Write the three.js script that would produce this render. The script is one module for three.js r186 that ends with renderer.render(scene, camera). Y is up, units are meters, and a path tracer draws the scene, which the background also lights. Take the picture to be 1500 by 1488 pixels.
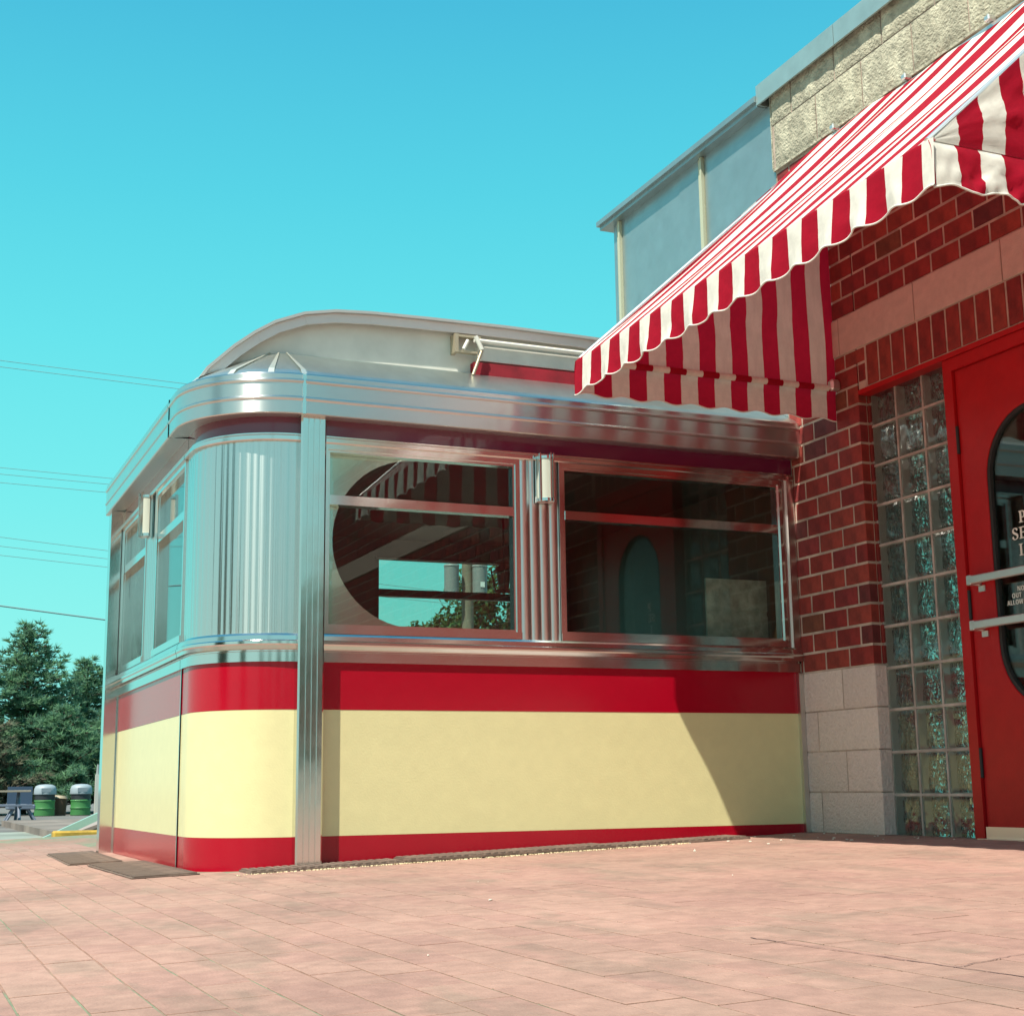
import * as THREE from 'three';
import { mergeGeometries } from 'three/addons/utils/BufferGeometryUtils.js';
import { FontLoader } from 'three/addons/loaders/FontLoader.js';
import { TextGeometry } from 'three/addons/geometries/TextGeometry.js';

// ---------------------------------------------------------------- camera, sky, sun, exposure
const EXPOSURE = 1.7;
const scene = new THREE.Scene();
const camera = new THREE.PerspectiveCamera(38.57, 1024 / 1015, 0.05, 2000);
camera.position.set(-4.4338, 0.2844, 6.4936);
camera.rotation.order = 'YXZ';
camera.rotation.set(0.1896, -0.4047, -0.0133);
const renderer = new THREE.WebGLRenderer({ antialias: true });
renderer.setSize(1024, 1015);
renderer.toneMapping = THREE.LinearToneMapping;
renderer.toneMappingExposure = EXPOSURE;
renderer.shadowMap.enabled = true;

const s2l = (c) => { c /= 255; return c <= 0.04045 ? c / 12.92 : Math.pow((c + 0.055) / 1.055, 2.4); };
{ // a clear turquoise sky, pale over the horizon, deeper with height, whitened by haze on the sun's side
  const clear = [[0, 160, 248, 236], [5, 146, 246, 238], [11, 122, 238, 239], [17, 104, 228, 237], [23, 88, 212, 231], [30, 74, 190, 222], [45, 64, 172, 212], [90, 60, 154, 202]];
  const haze = [[0, 232, 232, 222], [8, 222, 226, 220], [20, 196, 212, 214], [35, 160, 190, 204], [60, 100, 172, 206], [90, 60, 150, 200]];
  const at = (l, e) => { let k = 0; while (k < l.length - 2 && l[k + 1][0] < e) k++; const t = (e - l[k][0]) / (l[k + 1][0] - l[k][0]); return [1, 2, 3].map((c) => s2l(l[k][c]) * (1 - t) + s2l(l[k + 1][c]) * t); };
  const w = 256, h = 512, d = new Float32Array(w * h * 4);
  for (let j = 0; j < h; j++) {
    const e = Math.max(0, (j + 0.5) / h * 180 - 90), A = at(clear, e), B = at(haze, e);
    for (let i = 0; i < w; i++) {
      const o = (j * w + i) * 4, f = ((i + 0.5) / w - 0.5) * 2 * Math.PI, c = (Math.cos(f) * -0.52 + Math.sin(f) * 0.308) / 0.6044;
      let k = Math.min(1, Math.max(0, (c + 0.45) / 1.1)); k = k * k * (3 - 2 * k);
      k *= 0.45; for (let q = 0; q < 3; q++) d[o + q] = (A[q] * (1 - k) + B[q] * k) / EXPOSURE;
      d[o + 3] = 1;
    }
  }
  const t = new THREE.DataTexture(d, w, h, THREE.RGBAFormat, THREE.FloatType);
  t.mapping = THREE.EquirectangularReflectionMapping; t.magFilter = THREE.LinearFilter; t.wrapS = THREE.RepeatWrapping; t.needsUpdate = true;
  scene.background = t; scene.environment = t;
}
const sun = new THREE.DirectionalLight(new THREE.Color().setRGB(1, 0.93, 0.8), 4.6);
sun.position.set(-0.52 * 30 - 1.5, 30, 0.308 * 30 + 1);
sun.target.position.set(-1.5, 0, 1);
sun.castShadow = true; sun.shadow.radius = 1;
Object.assign(sun.shadow.camera, { left: -40, right: 40, top: 40, bottom: -40, near: 1, far: 120 });
sun.shadow.mapSize.set(4096, 4096);
scene.add(sun, sun.target);

// ---------------------------------------------------------------- helpers
let seed = 20240611;
const rnd = () => { seed |= 0; seed = seed + 0x6D2B79F5 | 0; let t = Math.imul(seed ^ seed >>> 15, 1 | seed); t = t + Math.imul(t ^ t >>> 7, 61 | t) ^ t; return ((t ^ t >>> 14) >>> 0) / 4294967296; };
const rr = (a, b) => a + (b - a) * rnd();
const used = {};
const numbered = (n) => { const k = used[n] = (used[n] ?? -1) + 1; return k ? `${n}_${String(k).padStart(3, '0')}` : n; };
function mesh(name, geo, mat, parent) {
  const m = new THREE.Mesh(Array.isArray(geo) ? (geo.length > 1 ? merge(geo) : geo[0]) : geo, mat);
  m.name = parent ? name : numbered(name); m.castShadow = m.receiveShadow = true; (parent || scene).add(m); return m;
}
function merge(list) {
  return mergeGeometries(list.map((g) => {
    g = g.index ? g.toNonIndexed() : g;
    for (const k of Object.keys(g.attributes)) if (!['position', 'normal', 'uv'].includes(k)) g.deleteAttribute(k);
    return g;
  }));
}
function tag(o, label, category, group, kind) {
  o.userData = { label, category }; if (group) o.userData.group = group; if (kind) o.userData.kind = kind; return o;
}
function thing(name, label, category, group, pos = [0, 0, 0], turn = 0) {
  const o = new THREE.Group(); o.name = numbered(name); o.position.set(...pos); o.rotation.y = turn; scene.add(o); return tag(o, label, category, group);
}
function struct(o, label, category) { o.userData = { kind: 'structure' }; if (label) o.userData.label = label; if (category) o.userData.category = category; return o; }
const V = (x, y, z) => new THREE.Vector3(x, y, z);
// box from two corners, uv in metres
function box(x0, x1, y0, y1, z0, z1) {
  const g = new THREE.BoxGeometry(x1 - x0, y1 - y0, z1 - z0).translate((x0 + x1) / 2, (y0 + y1) / 2, (z0 + z1) / 2);
  return boxUV(g);
}
function boxUV(g) {
  const p = g.attributes.position, n = g.attributes.normal, u = g.attributes.uv;
  for (let i = 0; i < p.count; i++) {
    const ax = Math.abs(n.getX(i)), ay = Math.abs(n.getY(i)), az = Math.abs(n.getZ(i));
    if (ax >= ay && ax >= az) u.setXY(i, p.getZ(i), p.getY(i)); else if (ay >= az) u.setXY(i, p.getX(i), p.getZ(i)); else u.setXY(i, p.getX(i), p.getY(i));
  }
  return g;
}
// box with chamfered edges (44 triangles)
function cham(w, h, d, c) {
  const P = [], N = [];
  const hw = w / 2, hh = h / 2, hd = d / 2;
  const quad = (a, b, e, f) => { const n = b.clone().sub(a).cross(e.clone().sub(a)).normalize(); const out = a.clone().add(b).add(e).add(f); const fl = n.dot(out) < 0; const q = fl ? [a, f, e, a, e, b] : [a, b, e, a, e, f]; if (fl) n.negate(); for (const v of q) { P.push(v.x, v.y, v.z); N.push(n.x, n.y, n.z); } };
  const tri = (a, b, e) => { const n = b.clone().sub(a).cross(e.clone().sub(a)).normalize(); const fl = n.dot(a) < 0; if (fl) n.negate(); for (const v of fl ? [a, e, b] : [a, b, e]) { P.push(v.x, v.y, v.z); N.push(n.x, n.y, n.z); } };
  const H = [hw, hh, hd], comp = (o, val) => V(val[0], val[1], val[2]);
  for (let ax = 0; ax < 3; ax++) for (const s of [-1, 1]) {
    const b = (ax + 1) % 3, e = (ax + 2) % 3;
    const pt = (sb, se) => { const v = [0, 0, 0]; v[ax] = s * H[ax]; v[b] = sb * (H[b] - c); v[e] = se * (H[e] - c); return comp(0, v); };
    quad(pt(-1, -1), pt(1, -1), pt(1, 1), pt(-1, 1));
  }
  for (let ax = 0; ax < 3; ax++) for (const s1 of [-1, 1]) for (const s2 of [-1, 1]) {
    const b = (ax + 1) % 3, e = (ax + 2) % 3;
    const pt = (sa, onB) => { const v = [0, 0, 0]; v[ax] = sa * (H[ax] - c); v[b] = s1 * (H[b] - (onB ? 0 : c)); v[e] = s2 * (H[e] - (onB ? c : 0)); return comp(0, v); };
    quad(pt(-1, true), pt(1, true), pt(1, false), pt(-1, false));
  }
  for (const a of [-1, 1]) for (const b of [-1, 1]) for (const e of [-1, 1]) tri(V(a * hw, b * (hh - c), e * (hd - c)), V(a * (hw - c), b * hh, e * (hd - c)), V(a * (hw - c), b * (hh - c), e * hd));
  const g = new THREE.BufferGeometry();
  g.setAttribute('position', new THREE.Float32BufferAttribute(P, 3)); g.setAttribute('normal', new THREE.Float32BufferAttribute(N, 3));
  g.setAttribute('uv', new THREE.Float32BufferAttribute(new Float32Array(P.length / 3 * 2), 2));
  return boxUV(g);
}
const cyl = (r0, r1, h, n = 16) => new THREE.CylinderGeometry(r1, r0, h, n);
function bar(a, b, r, n = 8) { const d = b.clone().sub(a); const g = new THREE.CylinderGeometry(r, r, d.length(), n); g.applyQuaternion(new THREE.Quaternion().setFromUnitVectors(V(0, 1, 0), d.normalize())); const c = a.clone().add(b).multiplyScalar(0.5); return g.translate(c.x, c.y, c.z); }
// value noise
const hash = (x, y, s) => { let h = Math.imul(x, 374761393) + Math.imul(y, 668265263) + Math.imul(s, 974634211) | 0; h = Math.imul(h ^ h >>> 13, 1274126177); return ((h ^ h >>> 16) >>> 0) / 4294967296; };
function vnoise(x, y, per, s) {
  const xi = Math.floor(x), yi = Math.floor(y), f = x - xi, g = y - yi, w = (i) => ((i % per) + per) % per;
  const u = f * f * (3 - 2 * f), v = g * g * (3 - 2 * g);
  const a = hash(w(xi), w(yi), s), b = hash(w(xi + 1), w(yi), s), c = hash(w(xi), w(yi + 1), s), d = hash(w(xi + 1), w(yi + 1), s);
  return a + (b - a) * u + (c - a) * v + (a - b - c + d) * u * v;
}
function fbm(x, y, per, oct, s) { let r = 0, a = 0.5, t = 0; for (let k = 0; k < oct; k++) { r += a * vnoise(x, y, per, s + k); t += a; x *= 2; y *= 2; per *= 2; a *= 0.55; } return r / t; }
function tex(n, f, colour, rx = 1, ry = rx) {
  const d = new Uint8Array(n * n * 4);
  for (let j = 0; j < n; j++) for (let i = 0; i < n; i++) { const c = f(i / n, j / n), o = (j * n + i) * 4; const a = typeof c === 'number' ? [c, c, c] : c; for (let k = 0; k < 3; k++) d[o + k] = Math.max(0, Math.min(255, a[k] * 255)); d[o + 3] = 255; }
  const t = new THREE.DataTexture(d, n, n); t.wrapS = t.wrapT = THREE.RepeatWrapping; t.magFilter = THREE.LinearFilter; t.minFilter = THREE.LinearMipmapLinearFilter; t.generateMipmaps = true;
  if (colour) t.colorSpace = THREE.SRGBColorSpace; t.repeat.set(rx, ry); t.needsUpdate = true; return t;
}
const rep = (t, x, y = x) => { const c = t.clone(); c.repeat.set(x, y); c.needsUpdate = true; return c; };
const lin = (r, g, b) => new THREE.Color().setRGB(r, g, b);
const std = (c, rough = 0.8, o = {}) => new THREE.MeshStandardMaterial({ color: c, roughness: rough, ...o });
const phy = (c, rough, o = {}) => new THREE.MeshPhysicalMaterial({ color: c, roughness: rough, ...o });

// shared textures
const tGrain = tex(256, (x, y) => 0.9 + 0.1 * fbm(x * 16, y * 16, 16, 5, 3), true);         // gentle tone variation
const tSoft = tex(256, (x, y) => 0.96 + 0.04 * fbm(x * 12, y * 12, 12, 6, 5), true);
const tMottle = tex(256, (x, y) => 0.62 + 0.38 * fbm(x * 6, y * 6, 6, 6, 9), true);
const tFine = tex(256, (x, y) => fbm(x * 64, y * 64, 64, 3, 17));
const tPeel = tex(256, (x, y) => fbm(x * 40, y * 40, 40, 2, 23));
const tRock = tex(256, (x, y) => fbm(x * 24, y * 24, 24, 4, 31));
const tWarp = tex(256, (x, y) => fbm(x * 4, y * 4, 4, 3, 41));   // slight buckling of thin sheet
const tSteelR = tex(256, (x, y) => 0.55 + 0.45 * fbm(x * 5, y * 5, 5, 5, 47));

// ---------------------------------------------------------------- materials
const STEEL = lin(0.71, 0.71, 0.69);   // one stainless steel everywhere; sheets differ only in their finish
const M = {
  steel: phy(STEEL, 0.28, { metalness: 1, anisotropy: 0.9, anisotropyRotation: Math.PI / 2, bumpMap: rep(tWarp, 0.9), bumpScale: 0.0012 }),
  steelBright: phy(STEEL, 0.16, { metalness: 1, roughnessMap: rep(tSteelR, 2.1) }),
  steelInner: phy(STEEL, 0.17, { metalness: 1, roughnessMap: rep(tSteelR, 1.1) }),
  steelPost: phy(STEEL, 0.15, { metalness: 1, roughnessMap: rep(tSteelR, 1.4), bumpMap: rep(tWarp, 1.2), bumpScale: 0.0008 }),
  steelPanel: phy(STEEL, 0.18, { metalness: 1, anisotropy: 0.9, anisotropyRotation: Math.PI / 2, bumpMap: rep(tWarp, 0.8), bumpScale: 0.001 }),
  red: phy(lin(0.38, 0.002, 0.016), 0.15, { specularIntensity: 0.8, bumpMap: rep(tPeel, 5), bumpScale: 0.00025, map: rep(tSoft, 2) }),
  cream: phy(lin(0.74, 0.69, 0.37), 0.45, { clearcoat: 0.35, clearcoatRoughness: 0.2, bumpMap: rep(tPeel, 4), bumpScale: 0.00035, map: rep(tSoft, 1.7) }),
  maroon: phy(lin(0.13, 0.004, 0.04), 0.3, { clearcoat: 1, clearcoatRoughness: 0.06, bumpMap: rep(tPeel, 3), bumpScale: 0.0004 }),
  pane: phy(lin(0.86, 0.93, 0.9), 0.0, { transmission: 1, thickness: 0, ior: 1.5 }),
  apron: phy(lin(0.6, 0.66, 0.63), 0.36, { metalness: 1, map: rep(tGrain, 1.1) }),
  apronRib: std(lin(0.66, 0.68, 0.6), 0.42, { metalness: 0.85 }),
  gable: std(lin(0.72, 0.72, 0.66), 0.6, { map: rep(tGrain, 0.7) }),
  fascia: std(lin(0.68, 0.62, 0.6), 0.45, { metalness: 0.3 }),
  roof: std(lin(0.42, 0.43, 0.42), 0.5, { metalness: 0.3 }),
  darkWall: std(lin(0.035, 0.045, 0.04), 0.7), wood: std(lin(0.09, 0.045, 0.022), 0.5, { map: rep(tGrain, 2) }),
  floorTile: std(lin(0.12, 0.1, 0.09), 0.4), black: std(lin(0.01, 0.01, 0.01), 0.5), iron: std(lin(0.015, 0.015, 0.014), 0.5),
  lampGlass: phy(lin(0.5, 0.53, 0.45), 0.35, { clearcoat: 0.4 }),
  white: std(lin(0.76, 0.75, 0.68), 0.5), brass: std(lin(0.5, 0.42, 0.3), 0.4, { metalness: 0.6 }),
  mortar: std(lin(0.76, 0.6, 0.49), 0.95, { bumpMap: rep(tFine, 6), bumpScale: 0.003, map: rep(tMottle, 2) }),
  bricks: [[0.36, 0.034, 0.026], [0.39, 0.042, 0.03], [0.32, 0.028, 0.024], [0.4, 0.056, 0.036], [0.33, 0.034, 0.034], [0.24, 0.07, 0.036], [0.19, 0.03, 0.03]].map((c, i) => std(lin(...c), 0.82, { bumpMap: rep(tFine, 5), bumpScale: 0.0022, map: rep(tMottle, 3 + i * 0.3) })),
  stones: [[0.64, 0.6, 0.45], [0.67, 0.63, 0.48], [0.61, 0.57, 0.43]].map((c, i) => std(lin(...c), 0.95, { bumpMap: rep(tRock, 3.3 + i * 0.2), bumpScale: 0.008, map: rep(tMottle, 3.6 + i * 0.3) })),
  baseStones: [[0.76, 0.63, 0.57], [0.78, 0.66, 0.59], [0.73, 0.61, 0.55]].map((c, i) => std(lin(...c), 0.95, { bumpMap: rep(tRock, 4 + i * 0.2), bumpScale: 0.006, map: rep(tGrain, 5 + i) })),
  lime: std(lin(0.6, 0.45, 0.38), 0.85, { bumpMap: rep(tFine, 4), bumpScale: 0.001, map: rep(tGrain, 2) }),
  coping: std(lin(0.55, 0.64, 0.61), 0.4, { metalness: 0.75, map: rep(tGrain, 0.8) }),
  clad: phy(lin(0.4, 0.48, 0.49), 0.36, { metalness: 0.75, map: rep(tGrain, 0.6), bumpMap: rep(tPeel, 0.4), bumpScale: 0.002 }),
  cladTrim: std(lin(0.5, 0.5, 0.36), 0.5, { metalness: 0.2 }),
  doorRed: phy(lin(0.46, 0.009, 0.012), 0.4, { specularIntensity: 0.5, map: rep(tGrain, 1.2), bumpMap: rep(tPeel, 3), bumpScale: 0.0004 }),
  alu: phy(lin(0.7, 0.69, 0.67), 0.34, { metalness: 0.85 }), rubber: std(lin(0.02, 0.02, 0.02), 0.7),
  letter: std(lin(0.78, 0.74, 0.66), 0.6),
  blockGlass: phy(lin(0.86, 0.93, 0.9), 0.04, { transmission: 0.8, thickness: 0.05, ior: 1.45, bumpMap: tex(256, (x, y) => fbm(x * 9 + 2 * fbm(x * 4, y * 4, 4, 2, 71), y * 9, 9, 3, 67), false, 5), bumpScale: 0.018, attenuationColor: lin(0.55, 0.7, 0.62), attenuationDistance: 0.25 }),
  grout: std(lin(0.66, 0.56, 0.5), 0.9, { map: rep(tMottle, 3) }),
  matRubber: std(lin(0.27, 0.19, 0.15), 0.9, { map: rep(tMottle, 4), bumpMap: rep(tFine, 8), bumpScale: 0.002 }),
  rope: std(lin(0.74, 0.73, 0.68), 0.9),
};
// awning cloth: red and white woven stripes 95 mm wide, with the weave and a little soiling
const PITCH = 0.19;
const tStripe = tex(512, (x, y) => {
  const k = Math.abs(((x + 0.25) % 1) - 0.5) < 0.25 - 0.004 * (hash(Math.floor(y * 512), 1, 5) - 0.5);   // red between 0 and half of the pitch
  const n = 0.9 + 0.1 * fbm(x * 8, y * 8, 8, 5, 83) - 0.05 * hash(Math.floor(x * 512), Math.floor(y * 512), 4);
  return k ? [0.8 * n, 0.13 * n, 0.24 * n] : [0.94 * n, 0.93 * n, 0.89 * n];
}, true);
const tThrough = tex(128, (x) => Math.abs(((x + 0.25) % 1) - 0.5) < 0.25 ? 1 : 0.24, false);
M.cloth = phy(0xffffff, 1, { map: tStripe, transmissionMap: tThrough, specularIntensity: 0.06, transmission: 0.5, thickness: 0, side: THREE.DoubleSide, bumpMap: rep(tFine, 3, 3), bumpScale: 0.0008 });
M.redCloth = std(lin(0.42, 0.012, 0.03), 0.8, { map: rep(tMottle, 2) });

// ---------------------------------------------------------------- the setting
const gy = (x) => x > 0 ? 0.031 : x > -6.5 ? 0.031 + 0.034 * x : 0.031 - 0.034 * 6.5;          // the terrace falls away to the left
const TZ = -6.3;                                                                               // far edge of the terrace
{
  // far ground: one asphalt sheet to the horizon, a little lower than the terrace
  const g = new THREE.PlaneGeometry(1600, 1600).rotateX(-Math.PI / 2).translate(0, -0.3, -300);
  const u = g.attributes.uv; for (let i = 0; i < u.count; i++) u.setXY(i, u.getX(i) * 1600, u.getY(i) * 1600);
  const tAsph = tex(256, (x, y) => 0.6 + 0.4 * fbm(x * 8, y * 8, 8, 6, 101), true, 0.21);
  struct(mesh('ground', g, std(lin(0.22, 0.21, 0.2), 0.95, { map: tAsph })), 'pale grey car park surface reaching to the trees', 'ground');
  // terrace bed: pinkish cement with mossy joints, a sheet with a real edge
  const pos = [], uv = [], idx = [];
  const xs = [-60, -6.5, -3.2, 0, 60], zs = [TZ, 45];
  for (const x of xs) for (const z of zs) { pos.push(x, gy(x) + 0.0012, z); uv.push(x, z); }
  for (let i = 0; i < xs.length - 1; i++) { const a = i * 2; idx.push(a, a + 1, a + 3, a, a + 3, a + 2); }
  for (let i = 0; i < xs.length; i++) { pos.push(xs[i], gy(xs[i]) + 0.0012, TZ, xs[i], -0.4, TZ); uv.push(xs[i], 0, xs[i], 0.3); }
  for (let i = 0; i < xs.length - 1; i++) { const a = xs.length * 2 + i * 2; idx.push(a, a + 2, a + 3, a, a + 3, a + 1); }
  const t = new THREE.BufferGeometry(); t.setAttribute('position', new THREE.Float32BufferAttribute(pos, 3)); t.setAttribute('uv', new THREE.Float32BufferAttribute(uv, 2)); t.setIndex(idx); t.computeVertexNormals();
  const tBed = tex(512, (x, y) => { const m = 0.55 * fbm(x * 20, y * 12, 20, 4, 111) + 0.45 * fbm(x * 3, y * 3, 3, 3, 117), n = 0.8 + 0.2 * fbm(x * 60, y * 60, 60, 3, 113); const k = Math.min(1, Math.max(0, (m - 0.44) * 6)); return [(0.62 - 0.12 * k) * n, (0.49 + 0.05 * k) * n, (0.43 + 0.01 * k) * n]; }, true, 0.5);
  const terrace = struct(mesh('terrace_pavement', t, std(0xffffff, 0.95, { map: tBed })), 'salmon stamped paving sloping down from the red door', 'pavement');

  // pavers: courses run straight out from the diner, 115 mm wide, 210 mm long, broken bond
  const CW = 0.115, CL = 0.21, TILT = Math.atan(0.034);
  const tPaver = tex(1024, (x, y) => {
    const a = fbm(x * 5, y * 5, 5, 7, 121), b = fbm(x * 90, y * 90, 90, 3, 123), c = fbm(x * 3, y * 3, 3, 5, 127), d = fbm(x * 26, y * 9, 26, 4, 129);
    const n = 0.8 + 0.24 * a + 0.16 * (b - 0.5), st = Math.min(1, Math.max(0, (c - 0.55) * 6)) * 0.04 + Math.min(1, Math.max(0, (d - 0.57) * 7)) * 0.06;   // worn grey-green stains
    return [n * (1 - st * 1.25), n * (0.985 - st * 0.75), n * (0.97 - st * 0.85)];
  }, true, 0.3);
  const cols = [[0.39, 0.238, 0.196], [0.382, 0.23, 0.19], [0.4, 0.248, 0.204], [0.374, 0.222, 0.186], [0.392, 0.244, 0.2]];
  const mats = cols.map((c) => std(lin(...c), 0.88, { map: tPaver, bumpMap: rep(tFine, 3), bumpScale: 0.0016 }));
  const shiftUV = (g, x, z) => { g = g.clone(); const u = g.attributes.uv; for (let i = 0; i < u.count; i++) u.setXY(i, u.getX(i) + x + 20, u.getY(i) + z + 20); return g; };
  const big = cham(CW - 0.005, 0.02, CL - 0.0045, 0.001);
  const fwd = V(0, 0, -1).applyEuler(camera.rotation), spots = [];
  for (let i = 0; i < 50; i++) for (let j = 0; j < 46; j++) {
    const x = -0.045 - (i + 0.5) * CW, z = -4.6 + (j + (i % 2 ? 0.5 : 0)) * CL;
    if (x > -3.16 && z < 0.02) continue;
    const d = V(x, gy(x), z).sub(camera.position), dep = d.dot(fwd);
    const p = V(x, gy(x), z).applyMatrix4(new THREE.Matrix4()); camera.updateMatrixWorld(); camera.updateProjectionMatrix(); p.project(camera);
    const inView = dep > 0.3 && Math.abs(p.x) < 1.05 && p.y > -1.08;
    spots.push({ x, z, dep: inView ? dep : 1e3 + Math.abs(dep), v: Math.floor(rnd() * 5), r: rr(-0.008, 0.008), h: rr(-0.0008, 0.0008) });
  }
  spots.sort((a, b) => a.dep - b.dep);
  const rest = [[], [], [], [], []];
  spots.forEach((s, i) => {
    if (i < 300) {
      const m = mesh('paver', shiftUV(big, s.x, s.z), mats[s.v], terrace); m.position.set(s.x, gy(s.x) - 0.0066 + s.h, s.z); m.rotation.set(0, s.r, TILT);
    } else rest[s.v].push(shiftUV(big, s.x, s.z).rotateZ(TILT).translate(s.x, gy(s.x) - 0.0066 + s.h, s.z));
  });
  rest.forEach((l, i) => { const m = mesh('distant_pavers', merge(l), mats[i], terrace); m.userData = { kind: 'stuff' }; });

  // dark tarred crack between two slabs
  const ck = (pts, w) => { const p = [], ix = []; pts.forEach(([x, z], i) => { const a = pts[Math.max(0, i - 1)], b = pts[Math.min(pts.length - 1, i + 1)], L = Math.hypot(b[0] - a[0], b[1] - a[1]), hw = w * rr(0.4, 1); const nx = -(b[1] - a[1]) / L * hw, nz = (b[0] - a[0]) / L * hw; p.push(x + nx, gy(x) + 0.0052, z + nz, x - nx, gy(x) + 0.0052, z - nz); if (i) { const k = (i - 1) * 2; ix.push(k, k + 1, k + 3, k, k + 3, k + 2); } }); const g = new THREE.BufferGeometry(); g.setAttribute('position', new THREE.Float32BufferAttribute(p, 3)); g.setAttribute('uv', new THREE.Float32BufferAttribute(new Float32Array(p.length / 3 * 2), 2)); g.setIndex(ix); g.computeVertexNormals(); return g; };
  const zl = []; for (let i = 0; i <= 30; i++) zl.push([-2.63 + 0.045 * i / 30 + rr(-0.003, 0.003), 3.6 + i * 0.028]);
  const xl = []; for (let i = 0; i <= 24; i++) xl.push([-2.6 + i * 0.016, 4.25 - i * 0.004 + rr(-0.004, 0.004)]);
  mesh('crack', [ck(zl, 0.0026), ck(xl, 0.0018)], std(lin(0.1, 0.06, 0.06), 0.95), terrace);

  // pale drive and the kerbed island with a yellow edge, beyond the terrace
  const lay = (name, x0, x1, z0, z1, y, mat, label, cat) => struct(mesh(name, box(x0, x1, -0.35, y, z0, z1), mat), label, cat);
  lay('drive', -70, 40, -17.2, -8, -0.296, std(lin(0.33, 0.37, 0.32), 0.9, { map: rep(tMottle, 0.3) }), 'pale green-grey concrete drive behind the terrace', 'road');
  lay('island_pavement', -2.42, 12, -22, -13.3, -0.2, std(lin(0.28, 0.23, 0.2), 0.9, { map: rep(tMottle, 0.4) }), 'pinkish raised pavement behind the yellow kerb', 'pavement');
  const k = thing('yellow_kerb', 'bright yellow painted kerb beside the sloping teal ramp edge', 'kerb');
  for (let i = 0; i < 5; i++) mesh('kerb_stone', cham(0.99, 0.2, 0.3, 0.02).translate(-1.93 + i, -0.295, -13.14), std(lin(0.68, 0.42, 0.05), 0.7, { map: rep(tMottle, 1.5) }), k);
  // ramp with sloping teal edging
  const rp = thing('concrete_ramp', 'low sloping concrete ramp with painted teal edge beyond the terrace', 'ramp');
  const wedge = new THREE.Shape([[0, 0], [2.6, 1.02], [2.6, -0.05], [0, -0.05]].map((q) => new THREE.Vector2(...q)));
  mesh('ramp_body', new THREE.ExtrudeGeometry(wedge, { depth: 1.1, bevelEnabled: false }).scale(1, 0.9, 1).translate(-2.4, -0.33, -14.6), std(lin(0.28, 0.24, 0.22), 0.9), rp);
  const edge = new THREE.Shape([[0, 0], [2.6, 1.16], [2.6, 1.06], [0.16, -0.03], [0, -0.03]].map((q) => new THREE.Vector2(...q)));
  mesh('ramp_edge', new THREE.ExtrudeGeometry(edge, { depth: 0.12, bevelEnabled: false }).translate(-2.57, -0.3, -13.45), std(lin(0.25, 0.42, 0.38), 0.6), rp);
}

// ---------------------------------------------------------------- the diner vestibule
const W = 3.147, R = 0.42, LF = W - R, LA = R * Math.PI / 2, BZ = 2.75;
const sOfZ = (z) => LF + LA + (-z - R), SEND = sOfZ(-BZ), SSEAM = sOfZ(-0.56);
function path(s) {
  if (s <= LF) return [-s, 0, 0, 1];
  if (s <= LF + LA) { const a = (s - LF) / R; return [-LF - R * Math.sin(a), -R + R * Math.cos(a), -Math.sin(a), Math.cos(a)]; }
  return [-W, -R - (s - LF - LA), -1, 0];
}
function stations(s0, s1, na = 20) { const l = [s0]; for (let i = 0; i <= na; i++) { const s = LF + LA * i / na; if (s > s0 + 1e-4 && s < s1 - 1e-4) l.push(s); } l.push(s1); return l; }
function sweep(prof, s0, s1, caps = true) {   // prof: [offset, y] from bottom to top; every profile face flat, the run round the corner smooth
  const P = [], N = [], U = [], I = []; const st = stations(s0, s1);
  for (let k = 0; k < prof.length - 1; k++) {
    const [o0, y0] = prof[k], [o1, y1] = prof[k + 1], no = (y1 - y0), ny = -(o1 - o0), L = Math.hypot(no, ny), b = P.length / 3;
    st.forEach((s) => {
      const [x, z, nx, nz] = path(s);
      for (const [o, y] of [[o0, y0], [o1, y1]]) { P.push(x + nx * o, y, z + nz * o); N.push(nx * no / L, ny / L, nz * no / L); U.push(s, y + o); }
    });
    for (let i = 0; i < st.length - 1; i++) { const a = b + i * 2; I.push(a, a + 1, a + 3, a, a + 3, a + 2); }
  }
  if (caps) for (const s of [s0, s1]) {
    const [x, z, nx, nz] = path(s), b = P.length / 3, sg = s === s0 ? 1 : -1; const tx = nz * sg, tz = -nx * sg;
    const pr = [...prof, [-0.03, prof[prof.length - 1][1]], [-0.03, prof[0][1]]];
    const tris = THREE.ShapeUtils.triangulateShape(pr.map((q) => new THREE.Vector2(...q)), []);
    for (const [o, y] of pr) { P.push(x + nx * o, y, z + nz * o); N.push(tx, 0, tz); U.push(o, y); }
    for (const t of tris) I.push(b + t[0], b + t[1], b + t[2]);
  }
  const g = new THREE.BufferGeometry(); g.setAttribute('position', new THREE.Float32BufferAttribute(P, 3)); g.setAttribute('normal', new THREE.Float32BufferAttribute(N, 3)); g.setAttribute('uv', new THREE.Float32BufferAttribute(U, 2)); g.setIndex(I); return g;
}
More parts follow.
